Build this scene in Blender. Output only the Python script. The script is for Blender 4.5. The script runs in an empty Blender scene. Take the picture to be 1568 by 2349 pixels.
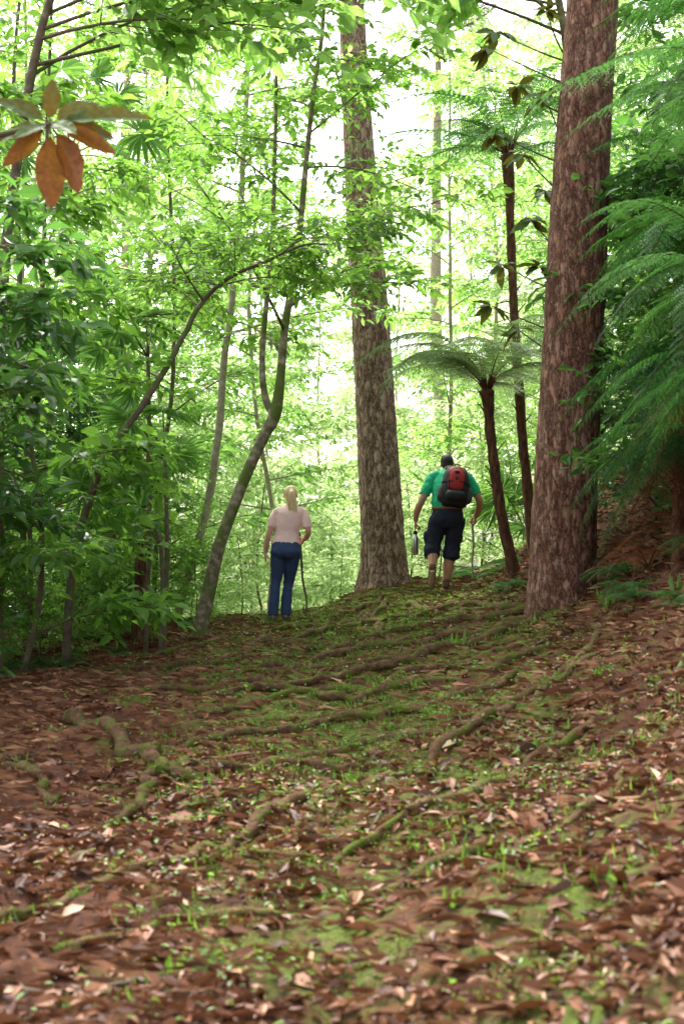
import bpy, math
import numpy as np
from mathutils import Vector, Matrix
sc=bpy.context.scene
COL=sc.collection
def nrm(a):
    a=np.asarray(a,float); return a/np.maximum(np.linalg.norm(a,axis=-1,keepdims=True),1e-9)
def A(*v): return np.array(v,float)
# ---------------------------------------------------------------- noise
def vnoise(x,y,seed=0):
    x=np.asarray(x,float);y=np.asarray(y,float)
    xi=np.floor(x).astype(np.int64);yi=np.floor(y).astype(np.int64)
    u=x-xi;v=y-yi;u=u*u*(3-2*u);v=v*v*(3-2*v)
    def h(i,j):
        n=(i*374761393+j*668265263+seed*98245165)&0xffffffff
        n=((n^(n>>13))*127412617)&0xffffffff
        n=n^(n>>16)
        return (n&0xffff)/65535.0
    return (h(xi,yi)*(1-u)+h(xi+1,yi)*u)*(1-v)+(h(xi,yi+1)*(1-u)+h(xi+1,yi+1)*u)*v
def fbm(x,y,seed=0,o=4):
    s=0;a=.5
    for k in range(o):
        s=s+a*(vnoise(x*2**k,y*2**k,seed+k)-.5);a*=.5
    return s
def sst(a,b,x):
    t=np.clip((x-a)/(b-a),0,1);return t*t*(3-2*t)
def hg(x,y):
    x=np.asarray(x,float);y=np.asarray(y,float)
    yc=17.9+2.4*sst(-.7,.7,x)+0.6*sst(-1.5,-4,x)
    z=.06*np.minimum(y,yc)
    t=np.maximum(y-yc,0);te=t*t/(t+.8)
    z=z-4.2*(1-np.exp(-te*.11))
    cr=np.where(x>0,.17*np.minimum(x,40),.03*np.maximum(x,-40))
    x0=np.clip(.95+.10*y,1.2,2.3)
    b=np.log1p(np.exp(np.clip((x-x0)*3,-30,30)))/3
    cr=cr+.85*np.minimum(b,3)
    l=np.maximum(-x-4,0);cr=cr-.12*np.minimum(l,12)
    z=z+cr
    z=z+.14*np.exp(-((x-.62)**2+(y-19.4)**2)/1.1)
    z=z+.35*np.exp(-((x-2.9)**2+(y-16.6)**2)/1.1)
    near=sst(60,25,np.abs(x)+np.abs(y))
    near=near*(1-.75*np.exp(-((x-1.3)**2+(y-17.2)**2)/.9))*(1-.6*np.exp(-((x+.67)**2+(y-16.6)**2)/.7))
    rid=np.abs(fbm(x*.7+y*.25,y*1.5-x*.5,14,3))
    z=z+near*(.16*fbm(x*.9,y*.9,3,3)+.15*fbm(x*2.7,y*3.3,9,3)+.07*fbm(x*9,y*9,21,3)-.24*np.minimum(rid,.22)*sst(3,6,y))
    return z
def G(x,y): return float(hg(x,y))
# ---------------------------------------------------------------- mesh builder
class MB:
    def __init__(s): s.V=[];s.F=[];s.n=0
    def add(s,v,f,m=0):
        v=np.asarray(v,float).reshape(-1,3)
        if not isinstance(f,list): f=[f]
        for ff in f:
            ff=np.asarray(ff,np.int64)
            if ff.size: s.F.append((ff+s.n,m))
        s.V.append(v);s.n+=len(v)
    def mesh(s,name,mats=(),smooth=False):
        me=bpy.data.meshes.new(name)
        V=np.concatenate(s.V).astype(np.float32)
        me.vertices.add(len(V));me.vertices.foreach_set('co',V.ravel())
        lp=[];st=[];mi=[];o=0
        for f,m in s.F:
            k=f.shape[1];lp.append(f.ravel());st.append(o+np.arange(len(f))*k);mi.append(np.full(len(f),m));o+=f.size
        lp=np.concatenate(lp);st=np.concatenate(st);mi=np.concatenate(mi)
        me.loops.add(len(lp));me.loops.foreach_set('vertex_index',lp.astype(np.int32))
        me.polygons.add(len(st));me.polygons.foreach_set('loop_start',st.astype(np.int32))
        me.polygons.foreach_set('material_index',mi.astype(np.int32))
        me.polygons.foreach_set('use_smooth',np.full(len(st),bool(smooth)))
        for m in mats: me.materials.append(m)
        me.update(calc_edges=True);me.validate()
        return me
    def obj(s,name,mats=(),smooth=False,parent=None,loc=None):
        o=bpy.data.objects.new(name,s.mesh(name,mats,smooth));COL.objects.link(o)
        if parent: o.parent=parent
        if loc is not None:o.location=loc
        return o
def empty(name,loc=(0,0,0)):
    o=bpy.data.objects.new(name,None);COL.objects.link(o);o.location=loc;o.empty_display_size=.2;return o
def tag(o,label,cat,group=None):
    o['label']=label;o['category']=cat
    if group:o['group']=group
def clone(top,loc,rz=0,s=1.0):
    n=top.copy();COL.objects.link(n);n.location=loc;n.rotation_euler=(0,0,rz);n.scale=(s,s,s)
    for c in list(top.children):
        k=c.copy();COL.objects.link(k);k.parent=n
    return n
def bez(p0,p1,p2,n):
    t=np.linspace(0,1,n)[:,None];return (1-t)**2*p0+2*t*(1-t)*p1+t*t*p2
def smoothpath(P,n):
    P=np.asarray(P,float);m=len(P)
    t=np.linspace(0,m-1,n);i=np.clip(np.floor(t).astype(int),0,m-2);f=(t-i)[:,None]
    a=P[np.clip(i-1,0,m-1)];b=P[i];c=P[i+1];d=P[np.clip(i+2,0,m-1)]
    return .5*((2*b)+(-a+c)*f+(2*a-5*b+4*c-d)*f*f+(-a+3*b-3*c+d)*f**3)
def frames(P):
    T=nrm(np.gradient(P,axis=0))
    ref=np.tile(A(.13,1,.07),(len(P),1))
    if abs(T[:,1]).mean()>.8: ref=np.tile(A(1,.1,.07),(len(P),1))
    S=nrm(np.cross(T,ref));N=np.cross(S,T);return T,S,N
def tube(mb,P,r,ns=6,m=0,rad=None):
    P=np.asarray(P,float);n=len(P);r=np.broadcast_to(np.asarray(r,float),(n,))
    T,S,N=frames(P);a=np.arange(ns)*2*math.pi/ns
    rr=r[:,None] if rad is None else r[:,None]*rad
    V=P[:,None,:]+(rr*np.cos(a))[...,None]*S[:,None,:]+(rr*np.sin(a))[...,None]*N[:,None,:]
    i=np.arange(n-1)[:,None]*ns;j=np.arange(ns);k=(j+1)%ns
    F=np.stack([i+j,i+k,i+ns+k,i+ns+j],-1).reshape(-1,4)
    V=np.concatenate([V.reshape(-1,3),P[:1]-T[:1]*r[0]*.3,P[-1:]+T[-1:]*r[-1]*.6])
    c0=n*ns;c1=c0+1;b=(n-1)*ns
    F3=np.concatenate([np.stack([np.full(ns,c0),k,j],-1),np.stack([np.full(ns,c1),b+j,b+k],-1)])
    mb.add(V,[F,F3],m)
# ---------------------------------------------------------------- leaves
LT2=(np.array([[0,0,0],[.5,.36,.07],[-.5,.36,.07],[0,.36,-.02],[.4,.68,.04],[-.4,.68,.04],[0,.68,-.05],[0,1.0,-.16]]),
     [np.array([[0,1,3],[0,3,2],[4,7,6],[6,7,5]]),np.array([[1,4,6,3],[3,6,5,2]])])
LT1=(np.array([[0,0,0],[.5,.48,.06],[-.5,.48,.06],[0,1,-.12]]),[np.array([[0,1,3],[0,3,2]])])
def bigleaf():
    t=np.linspace(0,1,13);w=.5*np.clip(np.sin(np.pi*t**.85),0,1)**.85+.012;w[0]=.02;w[-1]=.004
    V=[];F=[]
    for i in range(13):
        wv=.018*math.sin(i*1.9)
        for u in (-1,-.5,0,.5,1):
            V.append((u*w[i],t[i],-.22*t[i]**2+.05*abs(u)*w[i]*2+wv*u*u+(.012*math.sin(i*3.1)*abs(u))))
    for i in range(12):
        for j in range(4):
            a=i*5+j;F.append((a,a+1,a+6,a+5))
    return np.array(V),[np.array(F)]
LT3=bigleaf()
def leaves(mb,P,D,N,L,W,det=2,m=0):
    tv,tf={1:LT1,2:LT2,3:LT3}[det]
    P=np.asarray(P,float);n=len(P);D=nrm(D);X=nrm(np.cross(D,N));N=np.cross(X,D)
    L=np.broadcast_to(L,(n,))[:,None,None];W=np.broadcast_to(W,(n,))[:,None,None]
    V=P[:,None]+tv[None,:,0:1]*W*X[:,None]+tv[None,:,1:2]*L*D[:,None]+tv[None,:,2:3]*L*N[:,None]
    k=len(tv);off=(np.arange(n)*k)[:,None,None]
    mb.add(V.reshape(-1,3),[(f[None]+off).reshape(-1,f.shape[1]) for f in tf],m)
def twigs(mbw,mbl,P,D,tl,k,LL,LW,rg,det=2,droop=.25,wood=True,jit=.35):
    P=np.asarray(P);D=nrm(D);M=len(P)
    tl=tl*rg.uniform(.6,1.2,M)
    up=A(0,0,1);S=nrm(np.cross(D,up)+rg.normal(0,.12,(M,3)))
    s=(np.arange(k)+1)/k
    pos=P[:,None]+D[:,None]*(tl[:,None]*s)[...,None];pos[...,2]-=(tl[:,None]*s**2)*droop*.5
    sg=np.where(np.arange(k)%2==0,1.,-1.)[None,:,None]
    dd=D[:,None]*.55+S[:,None]*sg*.9+rg.normal(0,jit,(M,k,3));dd[:,-1]=D+rg.normal(0,.2,(M,3))
    dd=nrm(dd);dd[...,2]-=droop;dd=nrm(dd)
    nn=A(0,0,1)+rg.normal(0,.45,(M,k,3))
    sz=rg.uniform(.7,1.3,(M,1))*np.ones((1,k))
    l=LL*rg.uniform(.6,1.2,M*k)*sz.ravel();leaves(mbl,pos.reshape(-1,3),dd.reshape(-1,3),nn.reshape(-1,3),l,l*LW/LL*rg.uniform(.8,1.15,M*k),det)
    if wood:
        for i in range(M):
            tube(mbw,np.stack([P[i],pos[i,k//2],pos[i,-1]]),[.004,.003,.0015],3)
def gtree(name,tp,tr,nb,t0,bl,nsub,mt,tl,k,LL,LW,seed,mats,det=2,el=(.1,.6),azr=None,droop=.25,ns=8,wood=False,t1=1.,noise=.02,label='',cat='tree',sub=.38,loc=(0,0,0),blm=.5):
    rg=np.random.default_rng(seed)
    top=empty(name,loc);w=MB();l=MB()
    n=max(12,len(tp)*5);T=smoothpath(tp,n);rr=np.interp(np.linspace(0,1,n),np.linspace(0,1,len(tr)),tr)
    T=T+np.stack([fbm(np.arange(n)*.6,np.full(n,seed+.3),seed,2)*noise*4,fbm(np.arange(n)*.6,np.full(n,seed+9.3),seed,2)*noise*4,np.zeros(n)],-1)
    tube(w,T,rr,ns)
    TP=[];TD=[];az=rg.uniform(0,6.28)
    for b in range(nb):
        t=t0+(t1-t0)*(b+rg.uniform(0,.9))/nb
        x=min(t,.999)*(n-1);i=int(x);p=T[i]+(T[min(i+1,n-1)]-T[i])*(x-i)
        az+=2.4+rg.normal(0,.4)
        a=az if azr is None else rg.uniform(*azr)
        out=A(math.cos(a),math.sin(a),0)
        L=bl*(1-blm*(t-t0)/max(t1-t0,.01))*rg.uniform(.65,1.15)
        e=rg.uniform(*el)
        P2=p+out*L*math.cos(e)+A(0,0,L*math.sin(e))
        P1=p+out*L*.5+A(0,0,L*(.5*math.sin(e)+.12))+rg.normal(0,.05*L,3)
        B=bez(p,P1,P2,8);r0=min(rr[i]*.45,.008+L*.008)
        tube(w,B,np.linspace(r0,.004,8),5)
        for j in range(nsub):
            s=.2+.8*(j+.7)/nsub;q=B[min(int(s*7),7)]
            sg=1 if j%2 else -1;th=a+sg*rg.uniform(.5,1.3)
            if j==nsub-1: th=a
            d=A(math.cos(th),math.sin(th),rg.uniform(-.25,.55));Ls=L*sub*rg.uniform(.6,1.2)
            Q=bez(q,q+d*Ls*.5+A(0,0,.04*Ls),q+d*Ls+A(0,0,-droop*Ls*.3),5)
            tube(w,Q,np.linspace(min(r0*.5,.007),.002,5),4)
            u=rg.uniform(.1,1,mt);qi=Q[np.clip((u*4).astype(int),0,4)]+(rg.normal(0,.04,(mt,3)))
            ta=th+rg.normal(0,.8,mt)
            TP.append(qi);TD.append(np.stack([np.cos(ta),np.sin(ta),rg.normal(.05,.4,mt)],-1))
    twigs(w,l,np.concatenate(TP),np.concatenate(TD),tl,k,LL,LW,rg,det,droop,wood)
    w.obj('trunk',[mats[0]],True,top);l.obj('crown',[mats[1]],False,top)
    if label: tag(top,label,cat)
    return top
# ---------------------------------------------------------------- ferns
def frond(mb,P0,P1,P2,W,rg,npin=26,npl=13,m=0,up=A(0,0,1),pl=.2):
    n=npin+6;B=bez(P0,P1,P2,n)
    T=nrm(np.gradient(B,axis=0));S=nrm(np.cross(T,up)+1e-4);N=np.cross(S,T)
    tube(mb,B,np.linspace(.009,.002,n),3,1)
    for sg in (1,-1):
        idx=np.arange(4,n-1);si=(idx-3)/(n-4)
        pw=W*np.clip(np.sin(np.pi*np.clip(si,0,1)**.75*.93+.12),.06,1)*rg.uniform(.85,1.12,len(idx))
        d=nrm(S[idx]*sg+T[idx]*(.30+.4*si[:,None])-A(0,0,1)*rg.uniform(.05,.3,(len(idx),1)))
        u=(np.arange(npl)+.6)/npl
        pos=B[idx][:,None]+d[:,None]*(pw[:,None]*u)[...,None];pos[...,2]-=pw[:,None]*u**2*.18
        X=nrm(np.cross(d,N[idx]));ll=(pw[:,None]*pl*(1-u**1.6*.85)).clip(.006)
        for s2 in (1,-1):
            dd=X[:,None]*s2+d[:,None]*.45+0*pos
            leaves(mb,pos.reshape(-1,3),dd.reshape(-1,3),np.broadcast_to(N[idx][:,None],pos.shape).reshape(-1,3)+rg.normal(0,.28,(pos.size//3,3)),ll.ravel(),(pw[:,None]/npl*.62+0*ll).ravel(),1,m)
def ferncrown(mb,c,nf,L,W,rg,el=(.5,1.1),drop=.3,azr=(0,6.283),npin=24,npl=12):
    for i in range(nf):
        a=azr[0]+(azr[1]-azr[0])*(i+rg.uniform(.1,.9))/nf
        o=A(math.cos(a),math.sin(a),0);l=L*rg.uniform(.6,1.15);e=rg.uniform(*el)
        P1=c+o*l*.5*math.cos(e)+A(0,0,l*.62*math.sin(e))+rg.normal(0,.05*l,3)
        P2=c+o*l*.93+A(0,0,l*(math.sin(e)*.45-drop*rg.uniform(.6,1.5)))
        frond(mb,c,P1,P2,W*rg.uniform(.85,1.15),rg,npin,npl)
def fan(mb,c,d,n,r,rg,segs=24,spread=2.6):
    d=nrm(d);n=nrm(n-np.dot(n,d)*d);x=np.cross(d,n)
    a=np.linspace(-spread,spread,segs)+rg.normal(0,.03,segs)
    D=np.cos(a)[:,None]*d+np.sin(a)[:,None]*x
    l=r*(1-.28*np.abs(a/spread)**2)*rg.uniform(.88,1.1,segs)
    D=D-n*.05;D[:,2]-=.06
    leaves(mb,np.tile(c,(segs,1)),D,np.tile(n,(segs,1))+rg.normal(0,.3,(segs,3)),l,l*.095,2,0)
# ---------------------------------------------------------------- materials
def mat(name):
    m=bpy.data.materials.new(name);m.use_nodes=True;nt=m.node_tree;nt.nodes.clear()
    return m,nt,nt.nodes.new('ShaderNodeOutputMaterial')
def nd(nt,t,**k):
    n=nt.nodes.new(t)
    for a,b in k.items(): setattr(n,a,b)
    return n
def ramp(nt,fac,stops,interp='LINEAR'):
    r=nt.nodes.new('ShaderNodeValToRGB');r.color_ramp.interpolation=interp
    e=r.color_ramp.elements
    while len(e)<len(stops): e.new(.5)
    for i,(p,c) in enumerate(stops): e[i].position=p;e[i].color=(*c,1)
    nt.links.new(fac,r.inputs[0]);return r.outputs[0]
def leafmat(name,stops,trans,tf=.42,rough=.42,back=None,spec=.5,veins=False):
    m,nt,o=mat(name);g=nd(nt,'ShaderNodeNewGeometry')
    c=ramp(nt,g.outputs['Random Per Island'],stops)
    if back:
        mx=nd(nt,'ShaderNodeMix',data_type='RGBA');nt.links.new(g.outputs['Backfacing'],mx.inputs[0]);nt.links.new(c,mx.inputs[6]);mx.inputs[7].default_value=(*back,1);c=mx.outputs[2]
    p=nd(nt,'ShaderNodeBsdfPrincipled');p.inputs['Roughness'].default_value=rough;p.inputs['Specular IOR Level'].default_value=spec
    if veins:
        tc=nd(nt,'ShaderNodeTexCoord');nz=nd(nt,'ShaderNodeTexNoise');nz.inputs['Scale'].default_value=45;nz.inputs['Detail'].default_value=4;nt.links.new(tc.outputs['Object'],nz.inputs[0])
        v=ramp(nt,nz.outputs[0],[(.3,(.5,.5,.5)),(.7,(1.25,1.2,1.2))])
        mx=nd(nt,'ShaderNodeMix',data_type='RGBA',blend_type='MULTIPLY');mx.inputs[0].default_value=1;nt.links.new(c,mx.inputs[6]);nt.links.new(v,mx.inputs[7]);c=mx.outputs[2]
        b=nd(nt,'ShaderNodeBump');b.inputs['Strength'].default_value=.5;b.inputs['Distance'].default_value=.01;nt.links.new(nz.outputs[0],b.inputs['Height']);nt.links.new(b.outputs[0],p.inputs['Normal'])
    nt.links.new(c,p.inputs['Base Color'])
    t=nd(nt,'ShaderNodeBsdfTranslucent')
    tr=ramp(nt,g.outputs['Random Per Island'],[(0,tuple(x*.55 for x in trans)),(1,trans)])
    nt.links.new(tr,t.inputs[0])
    ms=nd(nt,'ShaderNodeMixShader');ms.inputs[0].default_value=tf
    nt.links.new(p.outputs[0],ms.inputs[1]);nt.links.new(t.outputs[0],ms.inputs[2]);nt.links.new(ms.outputs[0],o.inputs[0]);return m
def bumpmat(name,stops,scale,det=6,bump=.5,rough=.8,stretch=(1,1,1),kind='noise',spec=.3,dist=.02,extra=None):
    m,nt,o=mat(name);tc=nd(nt,'ShaderNodeTexCoord');mp=nd(nt,'ShaderNodeMapping');mp.inputs['Scale'].default_value=stretch
    nt.links.new(tc.outputs['Object'],mp.inputs[0])
    nz=nd(nt,'ShaderNodeTexNoise');nz.inputs['Scale'].default_value=scale;nz.inputs['Detail'].default_value=det;nz.inputs['Roughness'].default_value=.65
    nt.links.new(mp.outputs[0],nz.inputs[0]);f=nz.outputs[0]
    p=nd(nt,'ShaderNodeBsdfPrincipled');p.inputs['Roughness'].default_value=rough;p.inputs['Specular IOR Level'].default_value=spec
    c=ramp(nt,f,stops)
    if kind=='bark':
        w=nd(nt,'ShaderNodeVectorMath',operation='ADD');s=nd(nt,'ShaderNodeVectorMath',operation='SCALE');s.inputs['Scale'].default_value=.22
        nt.links.new(nz.outputs['Color'],s.inputs[0]);nt.links.new(mp.outputs[0],w.inputs[0]);nt.links.new(s.outputs[0],w.inputs[1])
        v=nd(nt,'ShaderNodeTexVoronoi',feature='DISTANCE_TO_EDGE');v.inputs['Scale'].default_value=scale*.62;nt.links.new(w.outputs[0],v.inputs[0])
        cr=ramp(nt,v.outputs['Distance'],[(0,(.16,.12,.11)),(.09,(.62,.56,.54)),(.26,(1,1,1))])
        mx=nd(nt,'ShaderNodeMix',data_type='RGBA',blend_type='MULTIPLY');mx.inputs[0].default_value=1
        nt.links.new(c,mx.inputs[6]);nt.links.new(cr,mx.inputs[7]);c=mx.outputs[2]
        ad=nd(nt,'ShaderNodeMath',operation='MULTIPLY_ADD');nt.links.new(nz.outputs[0],ad.inputs[0]);ad.inputs[1].default_value=.4
        sm=nd(nt,'ShaderNodeMath',operation='MINIMUM');nt.links.new(v.outputs['Distance'],sm.inputs[0]);sm.inputs[1].default_value=.3
        nt.links.new(sm.outputs[0],ad.inputs[2]);f=ad.outputs[0]
    if extra:
        n2=nd(nt,'ShaderNodeTexNoise');n2.inputs['Scale'].default_value=extra[1];n2.inputs['Detail'].default_value=5;nt.links.new(tc.outputs['Object'],n2.inputs[0])
        k=ramp(nt,n2.outputs[0],[(extra[2],(0,0,0)),(extra[2]+.12,(1,1,1))])
        mx=nd(nt,'ShaderNodeMix',data_type='RGBA');nt.links.new(k,mx.inputs[0]);nt.links.new(c,mx.inputs[6]);mx.inputs[7].default_value=(*extra[0],1);c=mx.outputs[2]
    b=nd(nt,'ShaderNodeBump');b.inputs['Strength'].default_value=bump;b.inputs['Distance'].default_value=dist
    nt.links.new(f,b.inputs['Height']);nt.links.new(b.outputs[0],p.inputs['Normal']);nt.links.new(c,p.inputs['Base Color']);nt.links.new(p.outputs[0],o.inputs[0]);return m
def plain(name,c,rough=.8,bump=.2,scale=60,metal=0,var=.25):
    m=bumpmat(name,[(.3,tuple(x*(1-var) for x in c)),(.7,tuple(min(1,x*(1+var)) for x in c))],scale,3,bump,rough,dist=.004)
    for n in m.node_tree.nodes:
        if n.type=='BSDF_PRINCIPLED': n.inputs['Metallic'].default_value=metal
    return m
M_leaf=leafmat('leaf_green',[(0,(.025,.08,.012)),(.6,(.06,.16,.022)),(1,(.13,.27,.045))],(.40,.76,.10),.47)
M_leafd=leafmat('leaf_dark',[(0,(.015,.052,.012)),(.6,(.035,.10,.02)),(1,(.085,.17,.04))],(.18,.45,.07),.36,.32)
M_leafm=leafmat('leaf_painted_backlight',[(0,(.05,.14,.025)),(.6,(.10,.24,.04)),(1,(.2,.36,.08))],(.54,.92,.2),.52,.45)  # lit copy of the green leaf: backlight glow put into colour and translucence
M_leafb=leafmat('leaf_painted_sunglow',[(0,(.13,.27,.06)),(.6,(.24,.41,.12)),(1,(.38,.54,.24))],(.80,1.0,.48),.56,.5)  # far foliage: sun glare painted in as raised leaf colour and translucence
M_fern=leafmat('fern_green',[(0,(.012,.055,.014)),(1,(.04,.13,.03))],(.12,.38,.05),.32,.6,spec=.2)
M_fernl=leafmat('fern_silver',[(0,(.14,.24,.10)),(1,(.27,.37,.2))],(.4,.6,.2),.32,.45)
M_fernm=leafmat('fern_grey_green',[(0,(.03,.10,.025)),(1,(.08,.18,.06))],(.16,.42,.08),.3,.55,spec=.3)
M_ferndead=leafmat('fern_dead',[(0,(.07,.022,.01)),(.6,(.15,.05,.02)),(1,(.28,.12,.055))],(.28,.10,.04),.28,.8,spec=.1)
M_palm=leafmat('palm_green',[(0,(.05,.14,.03)),(1,(.12,.26,.06))],(.38,.75,.14),.4,.35)
M_rust=leafmat('leaf_rust_underside',[(0,(.05,.11,.03)),(1,(.11,.20,.05))],(.30,.15,.02),.22,.55,back=(.22,.075,.02),veins=True,spec=.15)
M_rust2=leafmat('leaf_brown_green',[(0,(.03,.08,.02)),(1,(.08,.16,.03))],(.22,.24,.03),.3,.5,back=(.10,.06,.02),spec=.25)
M_needle=leafmat('pine_needle',[(0,(.03,.08,.02)),(1,(.07,.14,.03))],(.15,.3,.05),.2,.5)
M_stem=bumpmat('bark_stem',[(.3,(.07,.05,.035)),(.6,(.16,.125,.085)),(.75,(.3,.26,.19))],14,5,.4,.85,extra=((.09,.14,.03),5,.52))
M_stemp=bumpmat('bark_pale',[(.3,(.24,.2,.14)),(.6,(.4,.35,.25)),(.75,(.55,.5,.4))],14,5,.4,.85)
M_stemm=bumpmat('bark_mossy',[(.3,(.08,.06,.035)),(.5,(.21,.17,.11)),(.7,(.46,.41,.32))],13,6,.8,.85,extra=((.11,.15,.03),5,.49),dist=.015)
M_pine=bumpmat('bark_pine',[(.3,(.18,.10,.065)),(.5,(.40,.27,.20)),(.7,(.64,.50,.40))],18,6,1.,.85,(1,1,.4),'bark',dist=.03)
M_pine2=bumpmat('bark_pine_red',[(.3,(.16,.065,.042)),(.5,(.33,.17,.11)),(.7,(.50,.34,.25))],20,6,1.,.85,(1,1,.38),'bark',dist=.03)
M_fiber=bumpmat('fern_trunk_fiber',[(.35,(.05,.022,.013)),(.6,(.16,.075,.04)),(.75,(.32,.18,.09))],30,5,1.,.95,(1,1,.25),dist=.03)
M_root=bumpmat('root_mossy',[(.3,(.04,.024,.014)),(.55,(.12,.07,.036)),(.75,(.2,.13,.07))],18,7,1.,.95,extra=((.075,.10,.015),9,.49),dist=.03,spec=.1)
def groundmat():
    m,nt,o=mat('forest_soil');tc=nd(nt,'ShaderNodeTexCoord')
    def nz(s,d=6,r=.6):
        n=nd(nt,'ShaderNodeTexNoise');n.inputs['Scale'].default_value=s;n.inputs['Detail'].default_value=d;n.inputs['Roughness'].default_value=r;nt.links.new(tc.outputs['Object'],n.inputs[0]);return n.outputs[0]
    c=ramp(nt,nz(9),[(.3,(.035,.013,.007)),(.5,(.11,.042,.02)),(.7,(.24,.10,.048))])
    sp=nd(nt,'ShaderNodeSeparateXYZ');nt.links.new(tc.outputs['Object'],sp.inputs[0])
    g=nd(nt,'ShaderNodeMath',operation='SUBTRACT');nt.links.new(sp.outputs[0],g.inputs[0]);g.inputs[1].default_value=.25
    ab=nd(nt,'ShaderNodeMath',operation='ABSOLUTE');nt.links.new(g.outputs[0],ab.inputs[0])
    mr=nd(nt,'ShaderNodeMapRange');nt.links.new(ab.outputs[0],mr.inputs[0]);mr.inputs[1].default_value=.3;mr.inputs[2].default_value=2.6;mr.inputs[3].default_value=.20;mr.inputs[4].default_value=-.12
    my=nd(nt,'ShaderNodeMapRange');nt.links.new(sp.outputs[1],my.inputs[0]);my.inputs[1].default_value=5;my.inputs[2].default_value=12;my.inputs[3].default_value=-.10;my.inputs[4].default_value=.06
    ad=nd(nt,'ShaderNodeMath',operation='ADD');nt.links.new(mr.outputs[0],ad.inputs[0]);nt.links.new(nz(2.3,7,.7),ad.inputs[1])
    a2=nd(nt,'ShaderNodeMath',operation='ADD');nt.links.new(ad.outputs[0],a2.inputs[0]);nt.links.new(my.outputs[0],a2.inputs[1])
    k=ramp(nt,a2.outputs[0],[(.53,(0,0,0)),(.66,(1,1,1))])
    gm=ramp(nt,nz(30,4),[(.35,(.05,.07,.01)),(.65,(.15,.20,.028))])
    mx=nd(nt,'ShaderNodeMix',data_type='RGBA');nt.links.new(k,mx.inputs[0]);nt.links.new(c,mx.inputs[6]);nt.links.new(gm,mx.inputs[7])
    p=nd(nt,'ShaderNodeBsdfPrincipled');p.inputs['Roughness'].default_value=.9;p.inputs['Specular IOR Level'].default_value=.2
    b=nd(nt,'ShaderNodeBump');b.inputs['Strength'].default_value=1;b.inputs['Distance'].default_value=.05;nt.links.new(nz(28,8,.7),b.inputs['Height'])
    nt.links.new(b.outputs[0],p.inputs['Normal']);nt.links.new(mx.outputs[2],p.inputs['Base Color']);nt.links.new(p.outputs[0],o.inputs[0]);return m
M_ground=groundmat()
M_litter=leafmat('litter_leaf',[(0,(.035,.012,.006)),(.4,(.095,.034,.015)),(.75,(.20,.08,.036)),(.92,(.33,.16,.08)),(.98,(.52,.34,.22)),(1,(.2,.22,.08))],(.20,.08,.025),.12,.55,spec=.35)
M_strand=leafmat('litter_strand',[(0,(.10,.035,.014)),(.7,(.25,.10,.042)),(1,(.42,.23,.11))],(.2,.1,.04),.1,.7)
M_grass=leafmat('grass_green',[(0,(.05,.11,.015)),(1,(.14,.26,.035))],(.33,.6,.07),.4,.5)
M_mossc=leafmat('moss_tip',[(0,(.055,.08,.01)),(1,(.15,.21,.025))],(.28,.42,.04),.28,.8)
# ---------------------------------------------------------------- ground sheet
def axis(a,b,st,lo,hi,g=1.22):
    c=list(np.arange(a,b,st));s=st;v=c[-1]
    while v<hi: s*=g;v+=s;c.append(v)
    s=st;v=a;pre=[]
    while v>lo: s*=g;v-=s;pre.append(v)
    return np.array(pre[::-1]+c)
xs=axis(-4.5,4.5,.045,-400,400);ys=axis(2.8,20.5,.045,-300,600)
X,Y=np.meshgrid(xs,ys);Z=hg(X,Y)
mb=MB();nx=len(xs);ny=len(ys)
i=np.arange(ny-1)[:,None]*nx;j=np.arange(nx-1)
mb.add(np.stack([X,Y,Z],-1).reshape(-1,3),np.stack([i+j,i+j+1,i+nx+j+1,i+nx+j],-1).reshape(-1,4))
o=mb.obj('ground',[M_ground],True);o['kind']='structure';tag(o,'reddish brown forest soil with patches of green moss','ground')
# ---------------------------------------------------------------- litter
rg=np.random.default_rng(5);mb=MB()
x=np.concatenate([rg.uniform(-4.5,4.8,42000),rg.uniform(-2,2.4,22000)]);y=np.concatenate([rg.uniform(3,20,42000),rg.uniform(3,8,22000)])
pm=fbm(x*1.1,y*1.1,40,3)+.7*fbm(x*3.5,y*3.5,47,2);keep=rg.uniform(0,1,len(x))<np.clip(.60+pm*2.8-.52*np.exp(-(x-.3)**2/1.5)*sst(4.5,8,y),.04,1)
x=x[keep];y=y[keep];z=hg(x,y)+rg.uniform(.002,.022,len(x))
a=rg.uniform(0,6.283,len(x));D=np.stack([np.cos(a),np.sin(a),rg.normal(0,.35,len(x))],-1)
l=rg.gamma(3,.0155,len(x)).clip(.015,.15);N=A(0,0,1)+rg.normal(0,.6,(len(x),3))
leaves(mb,np.stack([x,y,z],-1)-D*l[:,None]*.5,D,N,l,l*rg.uniform(.25,.55,len(x)),2)
o=mb.obj('leaf_litter',[M_litter]);o['kind']='stuff';tag(o,'dry brown fallen leaves covering the forest floor','leaf litter')
mb=MB();n=42000;x=rg.uniform(-4.2,4.8,n);y=rg.uniform(3,19.5,n)
a=rg.normal(.5,.9,n);D=np.stack([np.cos(a),np.sin(a),rg.normal(0,.14,n)],-1);l=rg.uniform(.05,.22,n)
leaves(mb,np.stack([x,y,hg(x,y)+.014],-1)-D*l[:,None]*.5,D,A(0,0,1)+rg.normal(0,.3,(n,3)),l,.003,1)
o=mb.obj('pine_needles',[M_strand]);o['kind']='stuff';tag(o,'thin brown pine needles scattered on the ground','pine needles')
mb=MB();n=11000;cx=rg.normal(.35,1.15,1000);cy=3.2+14.8*rg.uniform(0,1,1000)**.7
ci=rg.integers(0,1000,n);x=cx[ci]+rg.normal(0,.06,n);y=cy[ci]+rg.normal(0,.06,n)
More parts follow.
